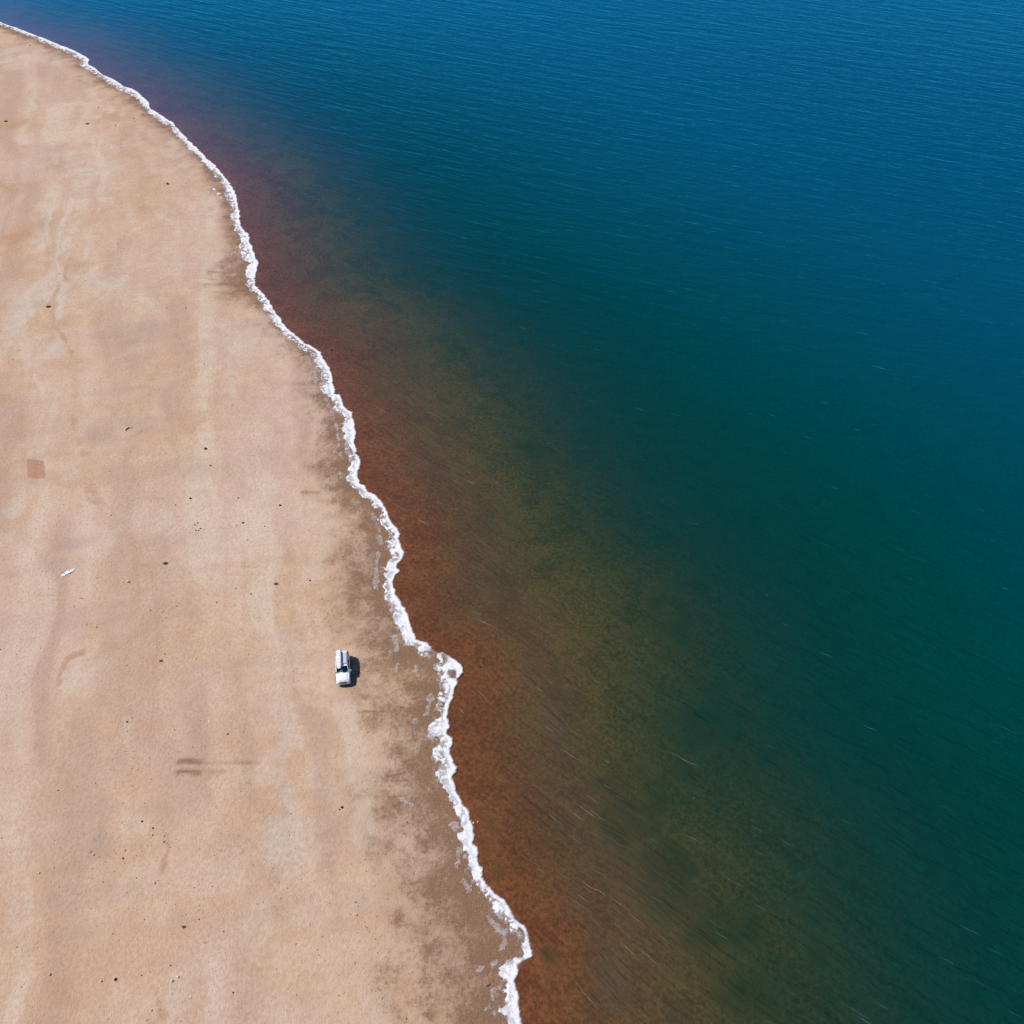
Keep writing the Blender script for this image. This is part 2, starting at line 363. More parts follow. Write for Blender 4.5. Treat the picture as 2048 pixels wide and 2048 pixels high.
# damp rectangle
sep = k.n('ShaderNodeSeparateXYZ', ins={0: co})
jit = k.math('MULTIPLY', k.math('ADD', k.math('MULTIPLY', k.math('SUBTRACT', n_fine, 0.5), 0.7), k.math('MULTIPLY', k.math('SUBTRACT', n_mid, 0.5), 0.7)), 1.0)
RSL = float((ground(75, 924)[0] - ground(75, 960)[0]) / (ground(75, 924)[1] - ground(75, 960)[1]))
shx = k.math('SUBTRACT', k.math('SUBTRACT', sep.outputs[0], float(RC[0])), k.math('MULTIPLY', k.math('SUBTRACT', sep.outputs[1], float(RC[1])), RSL))
bx = k.math('SUBTRACT', k.math('ABSOLUTE', shx), float(RHX))
by = k.math('SUBTRACT', k.math('ABSOLUTE', k.math('SUBTRACT', sep.outputs[1], float(RC[1]))), float(RHY))
box = k.ramp(k.math('ADD', k.math('MAXIMUM', bx, by), jit), 0.10, -0.12)
c = k.mix(k.math('MULTIPLY', box, 0.85), c, (0.40, 0.215, 0.135))
# coarse speckle
spk = k.math('ADD', k.math('MULTIPLY', n_fine, 0.62), k.math('MULTIPLY', n_grain, 0.38))
c = k.mix(1.0, c, k.n('ShaderNodeCombineColor', ins={0: k.ramp(spk, 0.3, 0.7, 0.84, 1.13), 1: k.ramp(spk, 0.3, 0.7, 0.82, 1.14), 2: k.ramp(spk, 0.3, 0.7, 0.81, 1.17)}).outputs[0], 'MULTIPLY')
dots = k.ramp(k.noise(co, 5.5, 2, 0.5), 0.70, 0.76)
c = k.mix(k.math('MULTIPLY', dots, k.ramp(n_mid, 0.42, 0.7, 0.05, 0.5)), c, (0.22, 0.14, 0.11))
# wet belt
wn1 = k.math('ADD', k.math('MULTIPLY', k.attr('noise_wet'), 0.75), k.math('MULTIPLY', n_fine, 0.25))
wsum = k.math('ADD', A['wet'], k.math('MULTIPLY', k.math('SUBTRACT', wn1, 0.5), 1.05))
wsum = k.math('ADD', wsum, k.math('MULTIPLY', k.math('SUBTRACT', n_fine, 0.5), 1.0))
wetm = k.ramp(wsum, 0.08, 0.92)
wetc = k.mix(k.ramp(n_grain, 0.35, 0.65), (0.152, 0.080, 0.044), (0.242, 0.139, 0.083))
c = k.mix(k.math('MULTIPLY', wetm, 0.93), c, wetc)
dk = k.ramp(k.math('ADD', A['dark'], k.math('MULTIPLY', k.math('SUBTRACT', k.math('ADD', k.math('MULTIPLY', wn1, 0.5), k.math('MULTIPLY', n_fine, 0.5)), 0.5), 2.6)), 0.35, 0.95)
dk = k.math('MULTIPLY', dk, k.ramp(A['dark'], 0.0, 0.3))
c = k.mix(k.math('MULTIPLY', dk, 0.55), c, k.mix(n_grain, (0.20, 0.10, 0.062), (0.28, 0.16, 0.11)))
c = k.mix(k.math('MULTIPLY', k.math('MULTIPLY', A['stain'], k.ramp(n_fine, 0.2, 0.6, 0.5, 1.0)), 0.9), c, (0.205, 0.098, 0.054))
# submerged bed: red-brown silt with weed
bedn = k.math('ADD', k.math('MULTIPLY', n_mid, 0.5), k.math('MULTIPLY', n_fine, 0.5))
bed = k.mix(k.ramp(bedn, 0.3, 0.7), (0.182, 0.058, 0.020), (0.235, 0.083, 0.032))
oliv = k.ramp(k.math('ADD', A['shore_distance'], k.math('MULTIPLY', k.math('SUBTRACT', n_mid, 0.5), 9.0)), 3.0, 22.0)
bed = k.mix(oliv, bed, k.mix(k.ramp(bedn, 0.35, 0.65), (0.142, 0.086, 0.016), (0.225, 0.128, 0.027)))
wd = k.ramp(k.math('ADD', k.math('ADD', A['algae'], k.ramp(A['shore_distance'], 14.0, 40.0, 0.0, 0.36)), k.math('MULTIPLY', k.math('SUBTRACT', bedn, 0.5), 3.0)), 0.25, 1.10)
bed = k.mix(k.math('MULTIPLY', wd, 0.78), bed, (0.042, 0.046, 0.006))
bed = k.mix(1.0, bed, k.n('ShaderNodeCombineColor', ins={0: k.ramp(n_fine, 0.32, 0.68, 0.72, 1.28), 1: k.ramp(n_fine, 0.32, 0.68, 0.76, 1.24), 2: k.ramp(n_fine, 0.32, 0.68, 0.8, 1.2)}).outputs[0], 'MULTIPLY')
bdots = k.ramp(k.noise(co, 2.6, 2, 0.5), 0.655, 0.70)
bed = k.mix(k.math('MULTIPLY', bdots, 0.55), bed, (0.11, 0.055, 0.014))
sub = k.ramp(A['shore_distance'], -0.1, 0.7)
c = k.mix(sub, c, bed)
hgt = k.math('ADD', k.math('MULTIPLY', n_fine, 0.10), k.math('MULTIPLY', n_grain, 0.035))
bmp = k.n('ShaderNodeBump', ins={'Height': hgt, 'Strength': 0.9, 'Distance': 1.0})
rgh = k.math('SUBTRACT', 0.95, k.math('MULTIPLY', wetm, 0.12))
sand_mat = k.surf(k.n('ShaderNodeBsdfPrincipled', ins={'Base Color': c, 'Roughness': rgh, 'Specular IOR Level': 0.15, 'Normal': bmp.outputs[0]}))

g = mesh_grid('beach_and_lake_bed', np.column_stack([GP, GZ]), GF, sand_mat)
g['kind'] = 'structure'
for n, v in (('wet', wet), ('dark', dark), ('rust', rust), ('pale', pale), ('grey', grey), ('shore_distance', np.clip(GD, -50, 50)), ('algae', algae), ('stain', stain), *bake.items()):
    add_attr(g, n, v)

# ------------------------------------------------------------------ water
wx = lines([(-170, -60, 1.0), (-60, 60, 0.7), (60, 170, 1.0)], 6500)
wy = lines([(16, 150, 0.7), (150, 340, 1.0)], 6500)
WP, WF = tensor(wx, wy)
WD = signed(WP)
keep = (WD > -2.5)
WF = WF[keep[WF].all(1)]
WZ = height(WP, WD)
depth = np.maximum(-WZ, 0)
# wave coordinates: u along the crests, v across them; crests bend towards the shore in the shallows
dd = np.maximum(WD, 0)
vv = WP @ np.array((0.40, 0.917)) + 0.62 * 28 * (1 - np.exp(-dd / 28))
uu = WP @ np.array((0.917, -0.40))
def resample(a):
    c_ = np.zeros(len(WP))
    # silt was painted on the ground grid; look it up at the nearest ground vertex
    ix = np.clip(np.searchsorted(gx, WP[:, 0]), 0, len(gx) - 1)
    iy = np.clip(np.searchsorted(gy, WP[:, 1]), 0, len(gy) - 1)
    return a[iy * len(gx) + ix]

k = NT('lake_water')
co = k.n('ShaderNodeTexCoord').outputs['Object']
U, V = k.attr('wave_u'), k.attr('wave_v')
def wv_noise(su, sv, detail, rough, seed, dist=0.0):
    cb = k.n('ShaderNodeCombineXYZ', ins={0: k.math('MULTIPLY', U, su), 1: k.math('MULTIPLY', V, sv), 2: seed})
    return k.noise(cb.outputs[0], 1.0, detail, rough, dist)
wA = wv_noise(0.085, 0.42, 1.5, 0.5, 1.0)
wB = wv_noise(0.28, 1.25, 2.0, 0.6, 5.0)
wC = wv_noise(1.2, 2.6, 1.0, 0.6, 9.0)
rip = k.math('ADD', k.math('MULTIPLY', wA, 0.75), k.math('MULTIPLY', wB, 0.46))
rip = k.math('ADD', rip, k.math('MULTIPLY', wC, 0.10))
bmp = k.n('ShaderNodeBump', ins={'Height': rip, 'Strength': k.ramp(k.attr('shore_distance'), 0.0, 45.0, 0.35, 1.0), 'Distance': 0.26})
dep = k.math('MAXIMUM', k.math('ADD', k.attr('depth'), k.math('MULTIPLY', k.math('SUBTRACT', k.math('ADD', k.math('MULTIPLY', wB, 0.6), k.math('MULTIPLY', wC, 0.4)), 0.5), k.ramp(k.attr('depth'), 0.1, 1.5, 0.06, 1.1))), 0.0)
silt_a = k.attr('silt')
def trans(s):
    return k.math('POWER', 2.718281828, k.math('MULTIPLY', dep, -s))
tr = k.n('ShaderNodeCombineColor', ins={0: trans(0.58), 1: trans(0.47), 2: trans(0.66)}).outputs[0]
body_d = k.ramp(k.attr('depth'), 4.0, 14.0)
body = k.mix(body_d, (0.0, 0.049, 0.040), (0.0, 0.061, 0.106))
opac = k.math('SUBTRACT', 1.0, trans(0.30))
bodyc = k.mix(opac, (0.0, 0.0, 0.0), body)
bodyc = k.mix(k.math('MULTIPLY', silt_a, 0.55), bodyc, (0.112, 0.080, 0.047))
trc = k.mix(k.math('MULTIPLY', silt_a, 0.5), tr, (0.0, 0.0, 0.0))
bmp2 = k.n('ShaderNodeBump', ins={'Height': rip, 'Strength': 1.0, 'Distance': 1.1})
diff = k.n('ShaderNodeBsdfDiffuse', ins={'Color': bodyc, 'Normal': bmp2.outputs[0]})
tsp = k.n('ShaderNodeBsdfTransparent', ins={'Color': trc})
inner = k.n('ShaderNodeAddShader', ins={0: diff.outputs[0], 1: tsp.outputs[0]})
fr0 = k.n('ShaderNodeFresnel', ins={'IOR': 1.34, 'Normal': bmp.outputs[0]})
fr = k.math('MULTIPLY_ADD', k.math('SUBTRACT', fr0.outputs[0], 0.02), 3.5, 0.020, clamp=True)
gl = k.n('ShaderNodeBsdfAnisotropic', ins={'Color': (0.07, 0.74, 1.0), 'Roughness': 0.16, 'Normal': bmp.outputs[0]})
m1 = k.n('ShaderNodeMixShader', ins={0: fr, 1: inner.outputs[0], 2: gl.outputs[0]})
water_mat = k.surf(m1)
w = mesh_grid('lake_water', np.column_stack([WP, np.zeros(len(WP))]), WF, water_mat)
w['kind'] = 'structure'
for n, v in (('depth', depth), ('wave_u', uu), ('wave_v', vv), ('shore_distance', np.clip(WD, -5, 300)), ('silt', resample(silt))):
    add_attr(w, n, v)

# ------------------------------------------------------------------ small wave crests: thin raised ribs along the waves, sky glint painted in offshore
def signed_near(P):
    d = poly_dist(P, SHORE)
    return np.where(inside(P, WATER_POLY), d, -d)
def crests():
    rng = np.random.default_rng(11)
    px = np.concatenate([rng.uniform(0, 2048, 5200), rng.uniform(450, 1250, 1500)])
    py = np.concatenate([rng.uniform(0, 2048, 5200), rng.uniform(300, 2048, 1500)])
    P = np.array([ground(a, b) for a, b in zip(px, py)])
    d = signed_near(P)
    patch = fbm(P[:, 0] / 16, P[:, 1] / 16, 301, 3)
    prob = np.where(d < 14, 0.30, 0.13) * np.clip((patch - 0.33) * 4.0, 0.1, 1) * np.clip((CAM_H * 2.6 / np.hypot(P[:, 1], CAM_H)) - 0.55, 0.25, 1)
    m = (d > 1.3) & (rng.random(len(P)) < prob)
    P, d = P[m], d[m]
    N = len(P)
    L = np.where(d < 14, rng.gamma(2.5, 0.7, N) + 0.8, rng.gamma(2.0, 0.62, N) + 0.5)
    W = np.where(d < 14, rng.uniform(0.020, 0.048, N), rng.uniform(0.020, 0.058, N)) * np.clip(L / 3, 0.6, 1.3)
    steps = 12
    pts, q = [], P.copy()
    ph, wob = rng.uniform(0, 6.28, N), rng.uniform(0.05, 0.22, N)
    for i in range(steps + 1):
        pts.append(q.copy())
        e = 0.4
        dq = signed_near(q)
        gx_ = (signed_near(q + (e, 0)) - dq) / e
        gy_ = (signed_near(q + (0, e)) - dq) / e
        f = 0.62 * np.exp(-np.maximum(dq, 0) / 28)
        vx, vy = 0.40 + f * gx_, 0.917 + f * gy_
        n_ = np.hypot(vx, vy)
        tx, ty = vy / n_, -vx / n_
        a_ = wob * np.sin(ph + i * 0.9) + 0.10 * np.sin(ph * 3 + i * 2.1)
        tx, ty = tx - ty * a_, ty + tx * a_
        q = q + np.stack([tx, ty], -1) * (L / steps)[:, None]
    pts = np.stack(pts, 1)
    tan = np.gradient(pts, axis=1)
    tan /= np.linalg.norm(tan, axis=2, keepdims=True) + 1e-9
    nor = np.stack([-tan[..., 1], tan[..., 0]], -1)
    t = np.linspace(0, 1, steps + 1)
    prof = np.sin(np.pi * np.clip(t, 0.02, 0.98)) ** 0.7
    wd_ = W[:, None] * prof[None] * (0.6 + 0.8 * rng.random((N, steps + 1)))
    z0 = np.full((N, steps + 1), 0.006)
    A_ = np.concatenate([pts + nor * wd_[..., None], z0[..., None]], -1)
    B_ = np.concatenate([pts, (0.02 + 0.04 * prof[None] * np.ones((N, 1)))[..., None]], -1)
    C_ = np.concatenate([pts - nor * wd_[..., None], z0[..., None]], -1)
    V = np.stack([A_, B_, C_], 2).reshape(-1, 3)
    base = (np.arange(N) * (steps + 1) * 3)[:, None, None, None] + (np.arange(steps) * 3)[None, :, None, None] + np.arange(2)[None, None, :, None]
    F = (base + np.array([0, 1, 4, 3])).reshape(-1, 4)
    k = NT('wave_crest')
    sdn = k.attr('shore_distance')
    colr = k.mix(k.ramp(sdn, 6.0, 38.0), (0.62, 0.50, 0.47), (0.16, 0.38, 0.55))  # far from shore the sky's reflection is painted on as pale blue
    df_ = k.n('ShaderNodeBsdfDiffuse', ins={'Color': colr})
    tp_ = k.n('ShaderNodeBsdfTransparent')
    sh = k.n('ShaderNodeMixShader', ins={0: k.attr('strength'), 1: tp_.outputs[0], 2: df_.outputs[0]})
    o = mesh_grid('wave_crests', V, F, k.surf(sh))
    add_attr(o, 'shore_distance', np.repeat(d, (steps + 1) * 3))
    stg = np.clip(rng.beta(0.9, 4.2, N) * 0.48 + 0.04, 0, 0.5)
    add_attr(o, 'strength', (stg[:, None, None] * np.stack([prof * 0.5, prof, prof * 0.5], -1)[None]).reshape(-1))
    o['kind'] = 'stuff'; o['label'] = 'thin pale wave crests scattered over the lake surface'; o['category'] = 'wave crest'
crests()

# ------------------------------------------------------------------ foam belt: small real flakes on a fine lattice
def lattice(polyline, reach, cell):
    """Lattice points within reach of a polyline, as integer cell indices."""
    s = set()
    r = int(math.ceil(reach / cell))
    acc = []
    for a, b in zip(polyline[:-1], polyline[1:]):
        n = max(2, int(np.linalg.norm(b - a) / 0.6) + 1)
        for t in np.linspace(0, 1, n):
            c_ = np.round((a + (b - a) * t) / cell).astype(int)
            acc.append(c_)
    acc = np.unique(np.array(acc), axis=0)
    off = np.stack(np.meshgrid(np.arange(-r, r + 1), np.arange(-r, r + 1)), -1).reshape(-1, 2)
    off = off[(off ** 2).sum(1) <= r * r]
    keys = set()
    res = []
    for i in range(0, len(acc), 64):
        blk = (acc[i:i + 64, None, :] + off[None]).reshape(-1, 2)
        res.append(np.unique(blk, axis=0))
    return np.unique(np.vstack(res), axis=0)
def flakes(name, cells, cell, keepmask, zfun, mat):
    """Quads for kept cells, corners shared and wobbled so edges do not follow the lattice."""
    kc = cells[keepmask]
    corners = (kc[:, None, :] + np.array([(0, 0), (1, 0), (1, 1), (0, 1)])[None]).reshape(-1, 2)
    uq, inv = np.unique(corners, axis=0, return_inverse=True)
    P = uq * cell
    P = P + np.stack([vnoise(uq[:, 0] * 0.9, uq[:, 1] * 0.9, 71), vnoise(uq[:, 0] * 0.9, uq[:, 1] * 0.9, 72)], -1) * cell * 0.9
    cnt = np.bincount(inv.ravel(), minlength=len(uq))
    z = zfun(P, cnt)
    return mesh_grid(name, np.column_stack([P, z]), inv.reshape(-1, 4), mat)

k = NT('foam')
co = k.n('ShaderNodeTexCoord').outputs['Object']
fn = k.noise(co, 7.0, 4, 0.65)
fc = k.mix(k.ramp(fn, 0.3, 0.62), (0.60, 0.61, 0.68), (0.86, 0.86, 0.88))
fb = k.n('ShaderNodeBump', ins={'Height': fn, 'Strength': 0.5, 'Distance': 0.12})
fd = k.n('ShaderNodeBsdfDiffuse', ins={'Color': fc, 'Normal': fb.outputs[0]})
ft = k.n('ShaderNodeBsdfTransparent')
foam_mat = k.surf(k.n('ShaderNodeMixShader', ins={0: k.attr('cover'), 1: ft.outputs[0], 2: fd.outputs[0]}))

CELL = 0.12
cells = lattice(SHORE[2:], 4.0, CELL)
FPOLY = np.vstack([WPT, LPT[::-1]])
def soft(a, lo, hi):
    t = np.clip((a - lo) / (hi - lo), 0, 1)
    return t * t * (3 - 2 * t)
def foam_cover(P):
    """How densely foam covers each point, 0 to 1: solid at the breaking edge, lacy film on the land side."""
    ins_f = inside(P, FPOLY)
    dW, dL = poly_dist(P, WPT), poly_dist(P, LPT)
    sd = np.where(ins_f, np.minimum(dW, dL), -np.minimum(dW, dL))
    land = np.clip(dW / (dW + dL + 1e-6), 0, 1)
    na = fbm(P[:, 0] / 0.9, P[:, 1] / 0.9, 41, 4) - 0.5
    n2 = fbm(P[:, 0] / 2.6, P[:, 1] / 2.6, 43, 3) - 0.5
    nb = fbm(P[:, 0] / 0.55 + na * 1.5, P[:, 1] / 0.7 - na * 1.5, 47, 3)
    nc = fbm(P[:, 0] / 5.0, P[:, 1] / 5.0, 51, 3)
    e = sd + na * (0.55 + 1.5 * land) + n2 * land * 1.2 + 0.08
    body = soft(e, -0.04, 0.16)
    lace = soft(np.abs(nb - 0.5) * 2, 0.10, 0.34)                 # thin gaps between the bubbles' cells
    open_ = np.clip(soft(land, 0.12, 0.60) * (0.55 + 2.6 * np.clip(nc - 0.38, -0.1, 0.4)) * soft(e, 1.5, 0.6), 0, 1)
    cov = body * (1 - open_ * (1 - lace))
    film = soft(e, -0.75, 0.0) * soft(land, 0.55, 0.9) * soft(np.abs(nb - 0.47) * 2, 0.16, 0.02) * 0.42
    cov = np.maximum(cov, film)
    gap = gpts([(866, 1305), (882, 1314)])
    cov *= 1 - 0.85 * soft(poly_dist(P, gap) + na * 1.2, 1.3, 0.5) * (1 - soft(nb, 0.52, 0.66) * 0.8)
    for px, py, rx, ry in [(904, 1349, .5, .7)]:
        c_ = ground(px, py)
        cov *= 1 - 0.9 * soft(np.hypot((P[:, 0] - c_[0]) / rx, (P[:, 1] - c_[1]) / ry) + (nb - 0.5) * 2.2 + na, 1.15, 0.6)
    for px, py, rx, ry in [(429, 381, .6, .5), (437, 389, .35, .9), (443, 396, .3, .6)]:
        c_ = ground(px, py)
        cov = np.maximum(cov, soft(np.hypot((P[:, 0] - c_[0]) / rx, (P[:, 1] - c_[1]) / ry) + na * 2.0, 1.1, 0.5) * soft(nb, 0.34, 0.5))
    return cov
cov_c = foam_cover((cells + 0.5) * CELL)
def foam_z(P, cnt):
    d = signed_near(P)
    base = np.maximum(height(P, d), 0) + 0.012
    lump = fbm(P[:, 0] / 0.5, P[:, 1] / 0.5, 61, 3)
    return base + np.where(cnt < 4, 0.004, 0.006 + (0.02 + 0.11 * np.maximum(lump - 0.25, 0)) * foam_cover(P))
foam = flakes('shore_foam', cells, CELL, cov_c > 0.05, foam_z, foam_mat)
fco = np.empty(len(foam.data.vertices) * 3, np.float32)
foam.data.vertices.foreach_get('co', fco)
add_attr(foam, 'cover', foam_cover(fco.reshape(-1, 3)[:, :2].astype(float)))
foam['kind'] = 'stuff'
foam['label'] = 'ragged belt of white foam along the waterline'
foam['category'] = 'foam'

# thin dried foam lines left on the wet sand
k = NT('dried_foam')
co = k.n('ShaderNodeTexCoord').outputs['Object']
fn = k.noise(co, 3.0, 4, 0.7)
df = k.n('ShaderNodeBsdfDiffuse', ins={'Color': (0.52, 0.44, 0.42)})
tp = k.n('ShaderNodeBsdfTransparent')
mx = k.n('ShaderNodeMixShader', ins={0: k.ramp(fn, 0.33, 0.7, 0.18, 0.85), 1: tp.outputs[0], 2: df.outputs[0]})
dry_mat = k.surf(mx)
RES = [[(862,1385),(858,1410),(850,1428)],[(850,1430),(835,1438),(826,1455),(830,1470)],[(834,1475),(838,1500),(837,1522)],[(832,1335),(834,1352)],[(855,1560),(855,1580)],[(800,1600),(822,1612)],
       [(752,1045),(756,1060),(762,1090)],[(745,1030),(750,1048)],[(757,1110),(752,1140),(750,1180)],[(775,1228),(771,1240)],[(788,1275),(795,1300)],[(628,730),(632,760),(630,782)],[(652,800),(660,820),(668,838)],[(672,850),(678,880),(674,895)],[(682,908),(686,925)],[(680,950),(682,972)],[(615,716),(622,732)],
       [(978,1836),(990,1850),(1005,1865),(1012,1880),(1000,1895),(992,1920)],[(998,1918),(980,1930),(962,1938)],[(984,1932),(980,1950)],[(984,1980),(985,2000),(970,2022)],[(928,1768),(935,1782)],[(914,1700),(917,1728)],[(795,1330),(790,1345)],[(905,1650),(911,1662)],[(645,975),(655,985)]]
rc, rk = [], []
for i, pl in enumerate(RES):
    ln = gpts(pl)
    cc = lattice(ln, 0.8, 0.13)
    P = (cc + 0.5) * 0.13
    d = poly_dist(P, ln)
    n1 = fbm(P[:, 0] / 0.8, P[:, 1] / 0.8, 81, 4)
    rc.append(cc); rk.append(d + (n1 - 0.5) * 1.3 < 0.20)
rc = np.vstack(rc); rk = np.concatenate(rk)
uqc, first = np.unique(rc[rk], axis=0, return_index=True)
res = flakes('dried_foam_lines', uqc, 0.13, np.ones(len(uqc), bool), lambda P, c_: np.maximum(height(P, signed_near(P)), 0) + 0.035, dry_mat)
res['kind'] = 'stuff'
res['label'] = 'thin grey lines of dried foam on the wet sand'
res['category'] = 'foam line'

# ------------------------------------------------------------------ stones and debris
STONE = {}
def stone_mesh(seed, sx, sy, sz):
    rnd = random.Random(seed)
    bm = bmesh.new()
    bmesh.ops.create_icosphere(bm, subdivisions=2, radius=1.0)
    dirs = [Vector((rnd.gauss(0, 1), rnd.gauss(0, 1), rnd.gauss(0, 1))).normalized() for _ in range(9)]
    cut = [rnd.uniform(0.62, 0.92) for _ in dirs]
    for v in bm.verts:
        p = v.co.copy()
        for d, c_ in zip(dirs, cut):
            t = p.dot(d)
            if t > c_:
                p -= d * (t - c_) * 0.9
        p *= 1 + rnd.uniform(-0.05, 0.05)
        v.co = Vector((p.x * sx, p.y * sy, p.z * sz))
    me = bpy.data.meshes.new('stone')
    bm.to_mesh(me); bm.free()
    return me
MAT_ST = {'black': simple('black_stone', (0.022, 0.020, 0.024), 0.8), 'brown': simple('brown_stone', (0.11, 0.07, 0.05), 0.85), 'grey': simple('grey_stone', (0.26, 0.22, 0.19), 0.85),
          'pale': simple('pale_stone', (0.62, 0.50, 0.38), 0.8), 'white': simple('white_stone', (0.82, 0.78, 0.70), 0.7), 'rust': simple('rust_stone', (0.34, 0.16, 0.06), 0.85)}
def stone(px, py, size, colr, label, asp=1.0, group=None):
    """size: width in photograph pixels (2048)."""
    p = at(px, py)
    Z = (p.y * CP + (CAM_H - p.z) * SP)
    s = max(size * 0.74 * Z / FPX, 0.16) / 2
    sd_ = int(px * 131 + py * 17)
    rnd = random.Random(sd_)
    me = stone_mesh(sd_, s, s * asp, s * rnd.uniform(0.7, 0.95))
    me.materials.append(MAT_ST[colr])
    o = bpy.data.objects.new('stone', me)
    COL.objects.link(o)
    o.location = (p.x, p.y, max(p.z, -0.25) + s * 0.25)
    o.rotation_euler = (0, 0, rnd.uniform(0, 6.28))
    o['label'] = label
    o['category'] = 'stone'
    o['group'] = group or 'stones lying on the beach'
    return o
for a in [
    (335,368,9,'black','large black rock alone on the far sand beneath the bend of the shore',.7),
    (411,898,8,'black','black angular stone, highest of the scatter on the middle of the beach'),
    (421,931,5,'brown','little brown stone just below the black angular stone'),
    (381,997,7,'black','dark stone with a pebble at its foot, left of the middle scatter'),
    (476,996,6,'grey','grey half-lit stone, central one of the middle beach scatter'),
    (560,1011,7,'black','dark stone nearest the foam in the middle beach scatter'),
    (486,1046,6,'black','round black stone below the grey half-lit stone, with a fainter pebble beside it'),
    (473,1051,3,'brown','tiny brown pebble left of the round black stone'),
    (395,1046,4,'brown','topmost dark pebble of the small cluster on the middle beach'),
    (390,1050,4,'black','left dark pebble under the top one of the small cluster'),
    (401,1057,4,'black','right dark pebble in the lower row of the small cluster'),
    (397,1061,4,'brown','middle pebble in the lower row of the small cluster'),
    (392,1061,4,'black','left pebble in the lower row of the small cluster'),
    (529,1053,4,'rust','rust-coloured pebble right of the round black stone'),
    (495,1080,5,'grey','flat grey stone below the round black stone',.6),
    (256,1164,9,'pale','pale yellowish stone right of the white scrap'),
    (192,1254,9,'pale','flat pale stone lying alone below the white scrap',.55),
    (312,1294,4,'white','single tiny white pebble left of the car on open sand'),
    (419,1443,5,'white','left of two white pebbles left below the car'),
    (439,1443,4,'white','right of two white pebbles left below the car'),
    (455,1468,7,'grey','grey stone with black shadow just below the two white pebbles'),
    (254,1444,6,'black','black stone alone on the sand far left of the two white pebbles'),
    (502,1188,4,'black','small black pebble above and left of the car'),
    (433,1205,4,'brown','small brown pebble left of and above the car'),
    (301,1221,4,'brown','small brown pebble right of the flat pale stone'),
    (330,1308,4,'black','small dark pebble right below the single white pebble'),
    (391,1317,5,'pale','pale pebble left of the car at windscreen level'),
    (349,1460,4,'brown','brown pebble left of the two white pebbles, a little lower'),
    (620,1161,5,'black','black pebble between the car and the shore bend above it'),
    (802,1415,4,'black','black pebble on the wet sand right below the car'),
    (116,1581,5,'grey','grey pebble near the left edge under the brown streaks level'),
    (284,1643,6,'black','upper of three dark stones in a column on the lower left beach'),
    (306,1656,6,'black','middle of three dark stones in a column on the lower left beach'),
    (305,1670,5,'brown','lowest of three dark stones in a column on the lower left beach'),
    (246,1717,6,'brown','brown stone left below the column of three dark stones'),
    (78,1746,6,'pale','pale stone near the left edge of the lower beach'),
    (100,1949,9,'pale','pale flat stone with thin crescent shadow at the lower left',.7),
    (204,1963,5,'black','small black stone beside the large black one at the bottom left'),
    (231,1959,9,'black','large black stone at the bottom left of the beach'),
    (345,1962,9,'pale','left half of the pale pair of slabs near the bottom'),
    (356,1954,8,'pale','right half of the pale pair of slabs near the bottom'),
    (341,1931,4,'black','black pebble just above the pale pair of slabs'),
    (34,1894,4,'brown','brown pebble at the extreme lower left edge'),
    (466,1985,5,'black','black pebble right of the pale pair of slabs'),
    (283,1951,4,'brown','brown pebble between the large black stone and the pale slabs'),
    (684,1615,8,'black','dark round stone left of the dark wet patch on the lower beach'),
    (679,1619,5,'brown','pebble touching the dark round stone on its left'),
    (812,2037,7,'grey','grey stone on the wet sand at the bottom edge'),
    (947,1646,6,'pale','pale stone in the water touching the foam, left one of two'),
    (956,1644,6,'pale','pale stone in the water next to the foam, right one of two'),
    (663,701,6,'black','black stone standing in red water off the upper foam'),
    (864,781,4,'black','dark stone far out in the brown shallows'),
    (551,620,4,'black','dark stone at the water edge of the upper foam'),
    (372,616,4,'black','black pebble alone on the pale upper beach'),
    (60,91,4,'brown','brown pebble on the pale sand at the far top left'),
    (197,215,4,'brown','brown pebble on the rust sand below the far shore'),
    (231,251,4,'brown','brown pebble right of the far green clump'),
    (268,237,4,'brown','brown pebble on the far beach near the shoreline')]:
    stone(*a)
for px, py, lb in [(956,1318,'upper left black stone of the small ring in the shallows'),(960,1316,'top black stone of the small ring in the shallows'),(966,1318,'upper right black stone of the small ring in the shallows'),
                   (968,1322,'right black stone of the small ring in the shallows'),(967,1326,'lower right black stone of the small ring in the shallows'),(957,1322,'lower left black stone of the small ring in the shallows')]:
    stone(px, py, 3.5, 'black', lb, 1.0, 'ring of stones in the shallows')
stone(960, 1334, 5, 'black', 'black stone alone just below the ring in the shallows')

